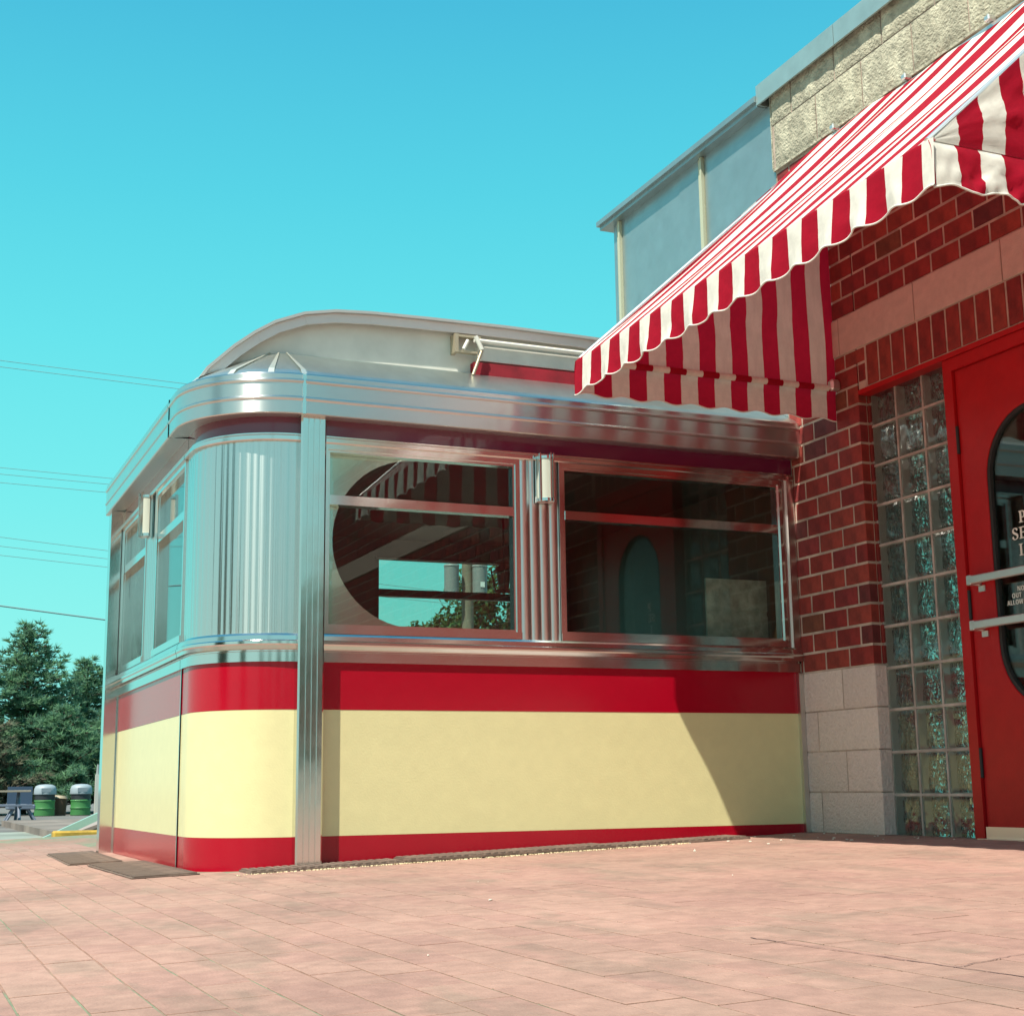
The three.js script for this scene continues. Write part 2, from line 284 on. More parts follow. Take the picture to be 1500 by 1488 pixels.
function fluted(s0, s1, y0, y1, pitch, amp, base) {   // stainless sheet with rounded vertical flutes
  const n = Math.round((s1 - s0) / pitch), K = 8, P = [], U = [], I = [];
  for (let i = 0; i <= n * K; i++) {
    const s = s0 + (s1 - s0) * i / (n * K), ph = (i % K) / K, [x, z, nx, nz] = path(s), o = base + amp * Math.pow(Math.sin(Math.PI * ph), 0.6);
    P.push(x + nx * o, y0, z + nz * o, x + nx * o, y1, z + nz * o); U.push(s, y0, s, y1);
    if (i) { const a = (i - 1) * 2; I.push(a, a + 1, a + 3, a, a + 3, a + 2); }
  }
  const g = new THREE.BufferGeometry(); g.setAttribute('position', new THREE.Float32BufferAttribute(P, 3)); g.setAttribute('uv', new THREE.Float32BufferAttribute(U, 2)); g.setIndex(I); g.computeVertexNormals(); return g;
}
const diner = thing('diner', 'stainless steel diner vestibule with red and cream enamel panels and rounded corner', 'diner');
const Y = { base: 0.076, cream: 0.641, red: 0.857, sill: 0.985, wb: 1.034, wt: 1.85, head: 1.925, band: 2.003, ct: 2.195 };
const POSTA = 2.62, POSTB = 2.742, SIDEEND = sOfZ(-2.62);
const sections = [['front', 0.001, POSTA + 0.02], ['corner', POSTB - 0.02, SSEAM - 0.004], ['side', SSEAM + 0.004, SIDEEND + 0.02]];
for (const [, a, b] of sections) {
  mesh('kick_panel', sweep([[0.001, -0.4], [0.001, Y.base]], a, b), M.red, diner);
  mesh('cream_panel', sweep([[0, Y.base], [0, Y.cream]], a, b), M.cream, diner);
  mesh('stripe_panel', sweep([[0.001, Y.cream], [0.001, Y.red]], a, b), M.red, diner);
  mesh('sill_moulding', sweep([[-0.01, Y.red - 0.002], [0.012, Y.red], [0.012, 0.902], [0.004, 0.905], [0.004, 0.911], [0.03, 0.914], [0.032, 0.93], [0.036, 0.937], [0.036, 0.949], [0.03, 0.955], [0.028, 0.975], [0.02, Y.sill], [-0.02, Y.sill]], a, b), M.steelBright, diner);
  mesh('maroon_band', sweep([[0.003, Y.head], [0.003, Y.band + 0.01]], a, b), M.maroon, diner);
  mesh('head_moulding', sweep([[-0.02, 1.888], [0.018, 1.888], [0.022, 1.893], [0.022, 1.912], [0.014, 1.918], [0.014, Y.head], [-0.01, Y.head]], a, b), M.steelBright, diner);
}
for (const [a, b] of [[0.0, POSTB - 0.008], [POSTB, SSEAM + 0.02], [SSEAM + 0.026, SEND + 0.06]])
  mesh('cornice', sweep([[-0.02, 2.006], [0.094, 1.999], [0.1, 2.003], [0.1, 2.062], [0.105, 2.068], [0.106, 2.074], [0.104, 2.08], [0.1, 2.083], [0.1, 2.146], [0.106, 2.15], [0.108, 2.157], [0.106, 2.164], [0.1, 2.167], [0.1, 2.188], [0.094, Y.ct], [-0.03, Y.ct + 0.002]], a, b), M.steel, diner);
for (const s of [POSTB - 0.004, SSEAM + 0.023]) mesh('cornice_joint', sweep([[0.0, 2.0], [0.1035, 2.0], [0.1035, 2.19], [0.0, 2.19]], s - 0.007, s + 0.007), M.steelBright, diner);
mesh('seam_strip', sweep([[0.0, -0.3], [0.006, -0.3], [0.006, Y.red], [0, Y.red]], SSEAM - 0.007, SSEAM + 0.007), M.steel, diner);
// fluted steel round the corner and the narrow fluted piers between windows
mesh('fluted_panel', fluted(POSTB - 0.01, SSEAM + 0.03, Y.sill - 0.005, 1.89, 0.046, 0.002, 0.003), M.steelPanel, diner);
// corner posts with grooves
function grooved(w, d, y0, y1) {
  const s = new THREE.Shape(), h = w / 2, c = 0.008; s.moveTo(-h, 0); s.lineTo(-h, d - c); s.lineTo(-h + c, d);
  for (const x of [-0.22, 0, 0.22]) { const g = x * w; s.lineTo(g - 0.003, d); s.lineTo(g - 0.001, d - 0.002); s.lineTo(g + 0.001, d - 0.002); s.lineTo(g + 0.003, d); }
  s.lineTo(h - c, d); s.lineTo(h, d - c); s.lineTo(h, 0);
  const g = new THREE.ExtrudeGeometry(s, { depth: y1 - y0, bevelEnabled: false });   // shape x,y -> x,z ; depth -> y
  return boxUV(g.rotateX(-Math.PI / 2).scale(1, 1, -1).translate(0, y0, 0));
}
function fixWinding(g) { g = g.index ? g.toNonIndexed() : g; const p = g.attributes.position.array, u = g.attributes.uv.array; for (let i = 0; i < p.length; i += 9) for (let k = 0; k < 3; k++) { const t = p[i + 3 + k]; p[i + 3 + k] = p[i + 6 + k]; p[i + 6 + k] = t; } g.computeVertexNormals(); return boxUV(g); }
mesh('corner_post', fixWinding(grooved(0.122, 0.062, -0.3, 2.03)).translate(-2.681, 0, 0), M.steelPost, diner);
mesh('corner_post', [box(-W - 0.085, -W + 0.02, -0.3, 2.0, -2.75, -2.64), box(-W - 0.008, -W + 0.02, -0.3, 2.0, -2.638, -2.6)], M.steelPost, diner);
mesh('end_trim', [box(-0.03, -0.001, -0.1, Y.red - 0.004, -0.01, 0.024)], M.steel, diner);
// windows, built in a local frame (x to the right seen from outside, z outward)
function windowUnit(mat4, x0, x1, panelEnd) {
  const g = (l) => (Array.isArray(l) ? merge(l) : l).applyMatrix4(mat4);
  const f = 0.034, w = mesh('window', g([box(x0 - f, x1 + f, Y.wb - 0.047, Y.wb - 0.012, -0.05, 0.02), box(x0 - f, x1 + f, Y.wt + 0.012, 1.888, -0.05, 0.012), box(x0 - f, x0 - 0.012, Y.wb - 0.012, Y.wt + 0.012, -0.05, 0.012), box(x1 + 0.012, x1 + f, Y.wb - 0.012, Y.wt + 0.012, -0.05, 0.012)]), M.steelBright, diner);
  mesh('sash', g([box(x0 - 0.012, x1 + 0.012, Y.wb - 0.012, Y.wb, -0.05, 0.002), box(x0 - 0.012, x1 + 0.012, Y.wt, Y.wt + 0.012, -0.05, 0.002), box(x0 - 0.012, x0, Y.wb, Y.wt, -0.05, 0.002), box(x1, x1 + 0.012, Y.wb, Y.wt, -0.05, 0.002)]), M.steelBright, w);
  mesh('rail', g(box(x0, x1, 1.598, 1.643, -0.05, 0.008)), M.steelBright, w);
  mesh('glass', g(box(x0, x1, Y.wb, 1.598, -0.026, -0.022)), M.pane, w);
  mesh('glass', g(box(x0, x1, 1.643, Y.wt, -0.026, -0.022)), M.pane, w);
  if (panelEnd) {   // inner steel panel with a large round-ended opening behind the glass
    const e = panelEnd < 0 ? x0 : x1, s = new THREE.Shape(), r = 0.409, cy = (Y.wb + Y.wt) / 2, cx = e - panelEnd * (0.03 + r);
    s.moveTo(e, Y.wb - 0.01); s.lineTo(e, Y.wt + 0.01); s.lineTo(cx, Y.wt + 0.01);
    for (let i = 0; i <= 28; i++) { const a = Math.PI / 2 + Math.PI * i / 28; s.lineTo(cx - panelEnd * r * Math.cos(a) * -1 * -1, cy + r * Math.sin(a)); }
    s.lineTo(cx, Y.wb - 0.01); s.closePath();
    mesh('inner_panel', g(boxUV(new THREE.ExtrudeGeometry(s, { depth: 0.006, bevelEnabled: false }).toNonIndexed().translate(0, 0, -0.06))), M.steelInner, w);
  }
  return w;
}
const I4 = new THREE.Matrix4(), SIDE = new THREE.Matrix4().makeRotationY(-Math.PI / 2).setPosition(-W, 0, 0);
windowUnit(I4, -2.586, -1.648, -1);
windowUnit(I4, -1.364, -0.106, 0);
windowUnit(SIDE, -1.345, -0.6, 1);
windowUnit(SIDE, -2.54, -1.76, -1);
mesh('fluted_pier', fluted(1.4, 1.612, Y.sill - 0.005, 1.89, 0.053, 0.006, 0.002), M.steel, diner);
mesh('fluted_pier', fluted(sOfZ(-1.38), sOfZ(-1.725), Y.sill - 0.005, 1.89, 0.057, 0.006, 0.002), M.steel, diner);
mesh('pier_trim', [box(-0.072, -0.046, Y.sill, 1.888, -0.04, 0.006), box(-0.046, -0.002, Y.sill, 1.888, -0.04, 0.018)], M.steel, diner);
// roof: apron, ribs, vaulted roof with gable
mesh('roof_apron', sweep([[0.092, Y.ct - 0.004], [0.05, 2.222], [-0.3, 2.405], [-0.34, 2.41]], 0.0, SEND + 0.06, false), M.apron, diner);
for (const a of [0.02, 0.33, 0.72, 1.2]) {
  const s = LF + a * R; mesh('apron_rib', sweep([[0.09, Y.ct - 0.002], [0.055, 2.227], [-0.3, 2.412], [-0.3, 2.39]], s - 0.011 - a * 0.003, s + 0.011 + a * 0.003, false), M.apronRib, diner);
}
{
  const half = [[-3.2, 2.17], [-3.129, 2.287], [-3.0, 2.414], [-2.9, 2.494], [-2.8, 2.559], [-2.65, 2.621], [-2.485, 2.652], [-2.3, 2.664], [-2.0, 2.67]];
  const mid = -1.57, prof = [...half, [mid, 2.674], ...half.map(([x, y]) => [2 * mid - x, y]).reverse()].filter(([x]) => x < -0.02);
  const low = (d) => prof.map(([x, y], i) => { const a = prof[Math.max(0, i - 1)], b = prof[Math.min(prof.length - 1, i + 1)], L = Math.hypot(b[0] - a[0], b[1] - a[1]); return [x + (b[1] - a[1]) / L * d, y - (b[0] - a[0]) / L * d]; });
  const ring = (a, b) => new THREE.Shape([...a, ...[...b].reverse()].map((q) => new THREE.Vector2(...q)));
  const roof = mesh('roof', new THREE.ExtrudeGeometry(ring(prof, low(0.014)), { depth: 2.9, bevelEnabled: false }).translate(0, 0, -3.16), M.roof, diner);
  // fascia in short bent lengths
  const inn = low(0.062), top = low(0.0145);
  for (let i = 0; i < prof.length - 1; i++) mesh('fascia_strip', new THREE.ExtrudeGeometry(new THREE.Shape([top[i], top[i + 1], inn[i + 1], inn[i]].map((q) => new THREE.Vector2(...q))), { depth: 0.012, bevelEnabled: false }).translate(0, 0, -0.292 + (i % 2) * 0.0015), M.fascia, roof);
  mesh('gable_wall', boxUV(new THREE.ExtrudeGeometry(new THREE.Shape([...low(0.03), [-0.02, 2.1], [-3.15, 2.1]].map((q) => new THREE.Vector2(...q))), { depth: 0.03, bevelEnabled: false }).toNonIndexed().translate(0, 0, -0.36)), M.gable, diner);
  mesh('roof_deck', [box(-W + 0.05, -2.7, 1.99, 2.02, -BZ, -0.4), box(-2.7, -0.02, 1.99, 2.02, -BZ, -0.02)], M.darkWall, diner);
}
// inside: floor, back wall with its own window, dark ceiling, wood panelling on the right
const BW = [-1.455, -0.28, 1.0, 1.806];
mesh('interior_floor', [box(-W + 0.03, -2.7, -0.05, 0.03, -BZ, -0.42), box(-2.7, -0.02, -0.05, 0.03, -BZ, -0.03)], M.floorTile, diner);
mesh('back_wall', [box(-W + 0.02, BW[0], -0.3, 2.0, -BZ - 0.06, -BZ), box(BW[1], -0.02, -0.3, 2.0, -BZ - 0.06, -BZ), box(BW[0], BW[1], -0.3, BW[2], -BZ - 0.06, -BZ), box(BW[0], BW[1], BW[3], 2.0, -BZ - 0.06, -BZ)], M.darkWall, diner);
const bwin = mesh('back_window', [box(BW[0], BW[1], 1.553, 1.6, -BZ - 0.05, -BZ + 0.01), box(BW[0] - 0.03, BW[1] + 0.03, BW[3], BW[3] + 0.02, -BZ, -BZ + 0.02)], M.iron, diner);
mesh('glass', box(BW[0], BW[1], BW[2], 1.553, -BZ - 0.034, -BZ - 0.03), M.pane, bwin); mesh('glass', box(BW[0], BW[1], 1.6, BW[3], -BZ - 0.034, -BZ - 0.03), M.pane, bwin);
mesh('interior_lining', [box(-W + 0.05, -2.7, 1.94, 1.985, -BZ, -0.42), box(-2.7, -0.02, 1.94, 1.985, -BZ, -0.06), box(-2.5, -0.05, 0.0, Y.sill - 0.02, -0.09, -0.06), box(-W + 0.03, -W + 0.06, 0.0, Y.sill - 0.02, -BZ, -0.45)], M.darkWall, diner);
mesh('wood_panelling', box(-0.05, -0.02, 0.03, 1.94, -BZ, -0.04), M.wood, diner);
mesh('pale_wall_panel', [box(-0.44, -0.06, 1.2, 1.37, -0.215, -0.2), box(-0.44, -0.06, 1.0, 1.175, -0.215, -0.2), box(-0.44, -0.06, 1.175, 1.2, -0.215, -0.207)], std(lin(0.5, 0.5, 0.43), 0.8, { map: rep(tMottle, 4), bumpMap: rep(tRock, 2), bumpScale: 0.004 }), diner);
{ // hanging lantern indoors
  const l = thing('hanging_lantern', 'black iron lantern hanging inside behind the round-ended window', 'lamp', null, [-1.07, 1.44, -1.5]);
  mesh('chain', bar(V(0, 0.16, 0), V(0, 0.5, 0), 0.006), M.iron, l); mesh('cap', cyl(0.075, 0.02, 0.05, 12).translate(0, 0.14, 0), M.iron, l);
  for (let i = 0; i < 4; i++) { const a = i * Math.PI / 2 + 0.3; mesh('cage_bar', bar(V(0.05 * Math.cos(a), 0, 0.05 * Math.sin(a)), V(0.075 * Math.cos(a), 0.12, 0.075 * Math.sin(a)), 0.006), M.iron, l); }
  mesh('base_ring', new THREE.TorusGeometry(0.05, 0.008, 6, 16).rotateX(Math.PI / 2), M.iron, l); mesh('bulb_shade', cyl(0.03, 0.045, 0.1, 10).translate(0, 0.06, 0), std(lin(0.05, 0.05, 0.04), 0.4), l);
}
// wall lamps: frosted tube between chrome fins
function wallLamp(label, pos, turn) {
  const l = thing('wall_lamp', label, 'lamp', 'frosted wall lamps on the window piers', pos, turn);
  mesh('back_plate', box(-0.05, 0.05, -0.12, 0.115, 0, 0.012), M.steelBright, l);
  mesh('frosted_shade', new THREE.CylinderGeometry(0.045, 0.045, 0.2, 20, 1, false, -Math.PI / 2, Math.PI).translate(0, 0, 0.014), M.lampGlass, l);
  mesh('top_cap', new THREE.CylinderGeometry(0.048, 0.048, 0.014, 20, 1, false, -Math.PI / 2, Math.PI).translate(0, 0.107, 0.014), M.steelBright, l);
  mesh('bottom_cap', new THREE.CylinderGeometry(0.048, 0.048, 0.016, 20, 1, false, -Math.PI / 2, Math.PI).translate(0, -0.108, 0.014), M.steelBright, l);
  for (const a of [-0.95, 0.15, 0.55]) { const x = Math.sin(a) * 0.05, z = 0.014 + Math.cos(a) * 0.05; mesh('fin', box(x - 0.003, x + 0.003, -0.118, 0.128, z - 0.01, z + 0.006), M.steelBright, l); }
  return l;
}
wallLamp('frosted wall lamp with chrome fins on the pier beside the round-ended window', [-1.482, 1.79, 0.017], 0);
wallLamp('frosted wall lamp on the side of the diner round the corner', [-W - 0.016, 1.78, -1.56], -Math.PI / 2);
{ // folded awning gear on the gable: rod, bracket, red cloth
  const a = thing('retracted_awning', 'white awning rod and bracket over a strip of red cloth on the roof gable', 'awning');
  mesh('roller_rod', bar(V(-1.74, 2.575, -0.27), V(-0.75, 2.572, -0.27), 0.012), M.white, a);
  mesh('bracket', [box(-1.85, -1.83, 2.5, 2.6, -0.328, -0.26), box(-1.83, -1.7, 2.587, 2.6, -0.3, -0.27), box(-1.83, -1.72, 2.503, 2.515, -0.3, -0.27)], M.brass, a);
  mesh('elbow', [bar(V(-1.8, 2.52, -0.265), V(-1.775, 2.57, -0.265), 0.01), bar(V(-1.735, 2.595, -0.26), V(-1.7, 2.525, -0.26), 0.013)], M.white, a);
  mesh('support_arm', bar(V(-1.7, 2.52, -0.26), V(-1.755, 2.38, -0.25), 0.009), M.brass, a);
  mesh('housing', box(-1.71, -0.7, 2.475, 2.555, -0.33, -0.29), M.gable, a);
  mesh('red_cloth', box(-1.738, -0.7, 2.37, 2.462, -0.33, -0.28), M.redCloth, a);
}

// ---------------------------------------------------------------- the brick building
const bld = thing('brick_building', 'red brick building with stone base, glass block panel and red entrance door', 'building');
const ZN = 8.9, TOPW = 3.69, MX = 0.006, PZ = 0.635, DZ1 = 2.33;      // near end, top of the brickwork, mortar face, pier edge, door opening end
{
  const jx = 0.28;   // wall thickness
  mesh('wall', [box(0.0035, jx, -0.3, TOPW, -0.0, PZ - 0.012), box(0.0035, jx, 2.245, TOPW, PZ, DZ1), box(MX, jx, -0.3, TOPW, DZ1, ZN), box(-0.0085, jx, TOPW, 4.16, -0.0, ZN)], M.mortar, bld);
  const BL = 0.2032, BH = 0.1016, geos = new Map();
  const brickGeo = (l, h = BH) => { const k = l.toFixed(3) + h.toFixed(3); if (!geos.has(k)) geos.set(k, cham(0.05, h - 0.0135, l - 0.0135, 0.0025)); return geos.get(k); };
  const far = [[], [], [], [], [], [], []]; let nb = 0;
  const put = (z0, z1, y0, y1, inView) => {
    const g = brickGeo(z1 - z0, y1 - y0), v = rnd() < 0.06 ? 5 + Math.floor(rnd() * 2) : Math.floor(rnd() * 5);
    if (inView && nb < 285) { nb++; const b = mesh('brick', g, M.bricks[v], bld); b.position.set(0.025 + rr(-0.0012, 0.0012), (y0 + y1) / 2, (z0 + z1) / 2); }
    else far[v].push(g.clone().translate(0.025, (y0 + y1) / 2, (z0 + z1) / 2));
  };
  const row = (y, z0, z1, ph, vis, h = BH) => { let a = z0; let n = Math.floor((z0 - ph) / BL) + 1; while (a < z1 - 0.015) { let b = Math.min(z1, ph + n * BL); if (b - a < 0.02) { n++; b = Math.min(z1, ph + n * BL); } put(a, b, y, y + h, vis(b)); a = b; n++; } };
  for (let k = 0; k < 16; k++) {
    const y = 0.849 + k * BH, ph = PZ + (k % 2 ? BL / 2 : 0), h = Math.min(BH, 2.456 - y), lint = y > 2.2;
    row(y, 0.002, lint ? 0.705 : PZ, ph, () => true, h); row(y, lint ? DZ1 + 0.06 : DZ1, ZN, ph, () => false, h);
  }
  for (let k = 0; k < 11; k++) { const y = 2.655 + k * BH, h = Math.min(BH, TOPW - 0.012 - y); if (h > 0.03) row(y, 0.002, ZN, PZ + (k % 2 ? BL / 2 : 0), (b) => b < 2.1 && y < 3.2 || b < 0.5, h); }
  // returns of the pier bricks inside the reveal
  for (let k = 0; k < 14; k++) { const y = 0.849 + k * BH; const b = mesh('brick', brickGeo(0.075), M.bricks[k % 5], bld); b.rotation.y = Math.PI / 2; b.position.set(0.055 + 0.0375 - 0.006, y + BH / 2, PZ - 0.021); }
  // soldier course over glass blocks and door
  for (let i = 0; i < 16; i++) { const z = 0.709 + i * BH; const b = mesh('soldier_brick', cham(0.05, 0.207, BH - 0.0135, 0.0025), M.bricks[Math.floor(rnd() * 5)], bld); b.position.set(0.022, 2.347, z + BH / 2); }
  mesh('soldier_backing', box(0.0015, 0.2, 2.235, 2.46, 0.64, DZ1 + 0.06), M.mortar, bld);
  // limestone band
  for (const [a, b] of [[0.0, 0.5], ...[...Array(15).keys()].map((i) => [0.5 + i * 0.608, Math.min(ZN, 1.108 + i * 0.608)])].filter(([a]) => a < ZN - 0.05)) { const m = mesh('limestone_block', cham(0.05, 0.196, b - a - 0.006, 0.003), M.lime, bld); m.position.set(0.018, 2.555, (a + b) / 2); }
  far.forEach((l, i) => { if (l.length) { const m = mesh('upper_bricks', merge(l), M.bricks[i], bld); m.userData = { kind: 'stuff' }; } });
  // rough split-face stone blocks: pier base and parapet
  const rough = (w, h, amp, sd) => {
    const nx = Math.max(4, Math.round(w / 0.028)), ny = Math.max(4, Math.round(h / 0.028)), g = new THREE.PlaneGeometry(w, h, nx, ny), p = g.attributes.position, u = g.attributes.uv;
    for (let i = 0; i < p.count; i++) { const x = p.getX(i), y = p.getY(i), e = Math.min(w / 2 - Math.abs(x), h / 2 - Math.abs(y)); p.setZ(i, e < 1e-4 ? 0 : 0.002 + amp * (fbm((x + 7) * 14 + sd, (y + 3) * 14, 999, 3, sd) )); u.setXY(i, x + sd * 0.37, y + sd * 0.21); }
    g.computeVertexNormals(); g.rotateY(-Math.PI / 2);
    return g;
  };
  const stone = (z0, z1, y0, y1, px, amp, sd) => { const m = mesh('stone_block', rough(z1 - z0 - 0.008, y1 - y0 - 0.008, amp, sd), (y1 < 1 ? M.baseStones : M.stones)[sd % 3], bld); m.position.set(px, (y0 + y1) / 2, (z0 + z1) / 2); };
  let sd = 1; const SH = 0.2045;
  for (let k = 0; k < 5; k++) { const y = 0.849 - (k + 1) * SH, j = k % 2 ? 0.13 : 0.36; stone(0.004, j, y, y + SH, 0.0025, 0.003, sd++); stone(j, PZ, y, y + SH, 0.0025, 0.003, sd++); mesh('stone_return', box(0.0045, 0.13, y + 0.003, y + SH - 0.003, PZ - 0.02, PZ - 0.002), M.baseStones[k % 3], bld); for (let q = 0; q < 17; q++) { const a = DZ1 + q * 0.43; if (a + 0.43 < ZN) stone(a, a + 0.43, y, y + SH, 0.0, 0.006, sd++); } }
  for (let k = 0; k < 2; k++) { const y = TOPW + k * 0.262; for (let i = -1; i < 24; i++) { const a = Math.max(0, i * 0.406 + (k ? 0.2 : 0.02)), b = Math.min(ZN, (i + 1) * 0.406 + (k ? 0.2 : 0.02)); if (b - a > 0.03) stone(a, b, y, y + 0.262, -0.012, 0.01, sd++); } }
  mesh('parapet_ledge', [box(-0.014, 0.02, TOPW - 0.012, TOPW + 0.003, 0.0, ZN), box(-0.012, 0.03, TOPW + 0.003, 4.15, -0.012, -0.001)], M.stones[1], bld);
  // metal coping in lengths
  for (let i = 0; i < 13; i++) { const a = -0.07 + i * 0.75 + (i ? 0.004 : 0), b = -0.07 + (i + 1) * 0.75; mesh('coping', [box(-0.062, -0.05, 4.105, 4.216, a, b), box(-0.062, 0.4, 4.216, 4.224, a, b)], M.coping, bld); }
  for (let i = 0; i < 1; i++) mesh('coping_end', box(-0.05, 0.4, 4.105, 4.216, -0.07, -0.058), M.coping, bld);
  // clad upper wall behind the diner roof
  mesh('clad_core', box(0.02, 0.4, -0.3, 4.12, -2.02, -0.003), M.mortar, bld);
  for (const [a, b] of [[-2.0, -1.93], [-1.88, -0.83], [-0.77, -0.004]]) mesh('cladding_panel', box(0.004, 0.018, 1.9, 4.1, a, b), M.clad, bld);
  mesh('cladding_panel', box(0.0, 0.003, 1.9, 4.1, -1.08, -0.83), M.clad, bld);
  for (const z of [-1.905, -0.8]) mesh('cladding_batten', [box(-0.006, 0.018, 1.9, 4.098, z - 0.03, z + 0.004), box(-0.018, 0.018, 1.9, 4.098, z + 0.004, z + 0.024)], M.cladTrim, bld);
  mesh('eaves_gutter', [box(-0.055, 0.4, 4.1, 4.128, -2.1, -0.072), box(-0.075, 0.4, 4.128, 4.162, -2.115, -0.072), box(-0.06, 0.4, 4.162, 4.172, -2.11, -0.072)], M.clad, bld);
  // closed room behind
  const rm = std(lin(0.2, 0.16, 0.11), 0.8);
mesh('room', [box(3.7, 3.8, -0.1, 2.7, -1.9, ZN), box(0.4, 3.7, 2.5, 2.6, -1.9, ZN), box(0.28, 3.7, -0.1, 0.02, -1.9, ZN), box(0.28, 0.4, 2.5, 2.6, 0.0, ZN), box(0.4, 3.7, -0.1, 2.6, ZN - 0.05, ZN - 0.01)], rm, bld);
  mesh('far_window_glass', box(1.1, 2.6, 0.5, 2.35, -1.97, -1.965), M.pane, bld);
  mesh('room_counter', box(1.6, 2.2, 0.02, 1.0, 0.9, 3.2), M.wood, bld);
  mesh('roof', box(0.2, 4.2, 4.16, 4.2, -2.0, ZN), M.roof, bld);
  mesh('outer_wall', [box(4.0, 4.2, -0.3, 4.16, -2.0, ZN), box(0.28, 4.0, -0.3, 4.16, ZN, ZN + 0.2), ...[[0.4, 4.0, -0.3, 0.5], [0.4, 4.0, 2.35, 4.1], [0.4, 1.1, 0.5, 2.35], [2.6, 4.0, 0.5, 2.35]].map(([a, b, c, d]) => box(a, b, c, d, -2.015, -1.905))], M.mortar, bld);

  // glass block panel: three columns, eleven rows
  const gp = mesh('glass_block_panel', [box(0.1, 0.12, 0.0, 2.26, PZ, 1.27)], M.grout, bld);
  const tW = 0.2032, y0 = 0.018, z0 = 0.632, grout = [];
  gp.geometry = merge([...Array(12).keys()].map((k) => box(0.066, 0.15, y0 + k * tW - 0.006, y0 + k * tW + 0.006, z0 - 0.004, 1.262)).concat([0, 1, 2, 3].map((k) => box(0.0661, 0.1499, y0, 2.25, z0 + k * tW - 0.006, z0 + k * tW + 0.006))));
  const coat = std(lin(0.76, 0.73, 0.68), 0.5), wavy = phy(lin(0.72, 0.8, 0.76), 0.03, { transmission: 0.97, thickness: 0.01, ior: 1.5 });
  const S = 0.191, edge = merge([box(0.078, 0.136, -S / 2, S / 2, -S / 2, -S / 2 + 0.006), box(0.078, 0.136, -S / 2, S / 2, S / 2 - 0.006, S / 2), box(0.078, 0.136, -S / 2, -S / 2 + 0.006, -S / 2 + 0.006, S / 2 - 0.006), box(0.078, 0.136, S / 2 - 0.006, S / 2, -S / 2 + 0.006, S / 2 - 0.006)]);
  const slab = (v, x, t, amp, f, cut) => {   // a wavy sheet of glass, closed
    const s = S - cut, n = 30, g = new THREE.BoxGeometry(t, s, s, 1, n, n), p = g.attributes.position;
    for (let i = 0; i < p.count; i++) { const y = p.getY(i), z = p.getZ(i), e = Math.min(s / 2 - Math.abs(y), s / 2 - Math.abs(z)), k = Math.min(1, e / 0.02); p.setX(i, p.getX(i) + x + amp * k * (fbm(z * f + 20 + v * 5, y * f * 0.6 + 20, 999, 2, 200 + v) - 0.5) + (p.getX(i) < 0 ? -0.006 * k : 0)); }
    g.computeVertexNormals(); return g;
  };
  const fronts = [0, 1, 2, 3].map((v) => slab(v, 0.072, 0.006, 0.004, 26, 0.0)), backs = [0, 1, 2, 3].map((v) => slab(v + 9, 0.122, 0.006, 0.03, 80, 0.013));
  for (let r = 0; r < 11; r++) for (let c = 0; c < 3; c++) {
    const b = mesh('glass_block', edge, coat, gp), v = (r * 2 + c * 3) % 4; b.position.set(0, y0 + (r + 0.5) * tW, z0 + (c + 0.5) * tW);
    const f = mesh('front_face', fronts[v], wavy, gp), k = mesh('back_face', backs[(v + r) % 4], wavy, gp); f.position.copy(b.position); k.position.copy(b.position);
  }

  // door frame, door with a round-ended light, bars, hinges, lettering
  mesh('door_frame', [box(0.005, 0.11, -0.05, 2.21, 1.268, 1.328), box(0.005, 0.11, -0.05, 2.21, 2.27, 2.33), box(0.0045, 0.11, 2.15, 2.21, 1.328, 2.27)], M.doorRed, bld);
  mesh('lintel_plate', box(-0.004, 0.13, 2.212, 2.236, 0.636, 2.33), M.doorRed, bld);
  const sh = new THREE.Shape([[1.334, 0.055], [2.264, 0.055], [2.264, 2.146], [1.334, 2.146]].map((q) => new THREE.Vector2(...q)));
  const stad = (r, cz = 1.778, a = 0.87, b = 1.605) => { const l = []; for (let i = 0; i <= 20; i++) { const t = Math.PI * i / 20; l.push(new THREE.Vector2(cz + r * Math.cos(t), b + r * Math.sin(t))); } for (let i = 0; i <= 20; i++) { const t = Math.PI + Math.PI * i / 20; l.push(new THREE.Vector2(cz + r * Math.cos(t), a + r * Math.sin(t))); } return l; };
  const toWall = (g, x) => g.applyMatrix4(new THREE.Matrix4().makeBasis(V(0, 0, 1), V(0, 1, 0), V(-1, 0, 0))).translate(x, 0, 0);   // shape x -> z, extrusion -> -x
  const flip = (g) => { g = g.index ? g.toNonIndexed() : g; return g; };
  sh.holes.push(new THREE.Path(stad(0.292)));
  const door = mesh('door', flip(toWall(new THREE.ExtrudeGeometry(sh, { depth: 0.04, bevelEnabled: true, bevelSize: 0.003, bevelThickness: 0.003, bevelSegments: 1, curveSegments: 4 }), 0.062)), M.doorRed, bld);
  const gs = new THREE.Shape(stad(0.296)); gs.holes.push(new THREE.Path(stad(0.272)));
  mesh('gasket', toWall(new THREE.ExtrudeGeometry(gs, { depth: 0.024, bevelEnabled: false }), 0.05), M.rubber, door);
  mesh('door_glass', toWall(new THREE.ExtrudeGeometry(new THREE.Shape(stad(0.28)), { depth: 0.005, bevelEnabled: false }), 0.045), M.pane, door);
  for (const y of [1.16, 0.958]) {
    mesh('pull_bar', [cham(0.02, 0.036, 0.86, 0.004).translate(-0.035, y, 1.83)], M.alu, door);
    for (const z of [1.396, 2.22]) mesh('bar_mount', cham(0.07, 0.045, 0.03, 0.004).translate(-0.01, y, z), M.alu, door);
    mesh('bar_screw_plate', box(0.012, 0.0185, y - 0.05, y - 0.024, 1.395, 1.435), M.alu, door);
  }
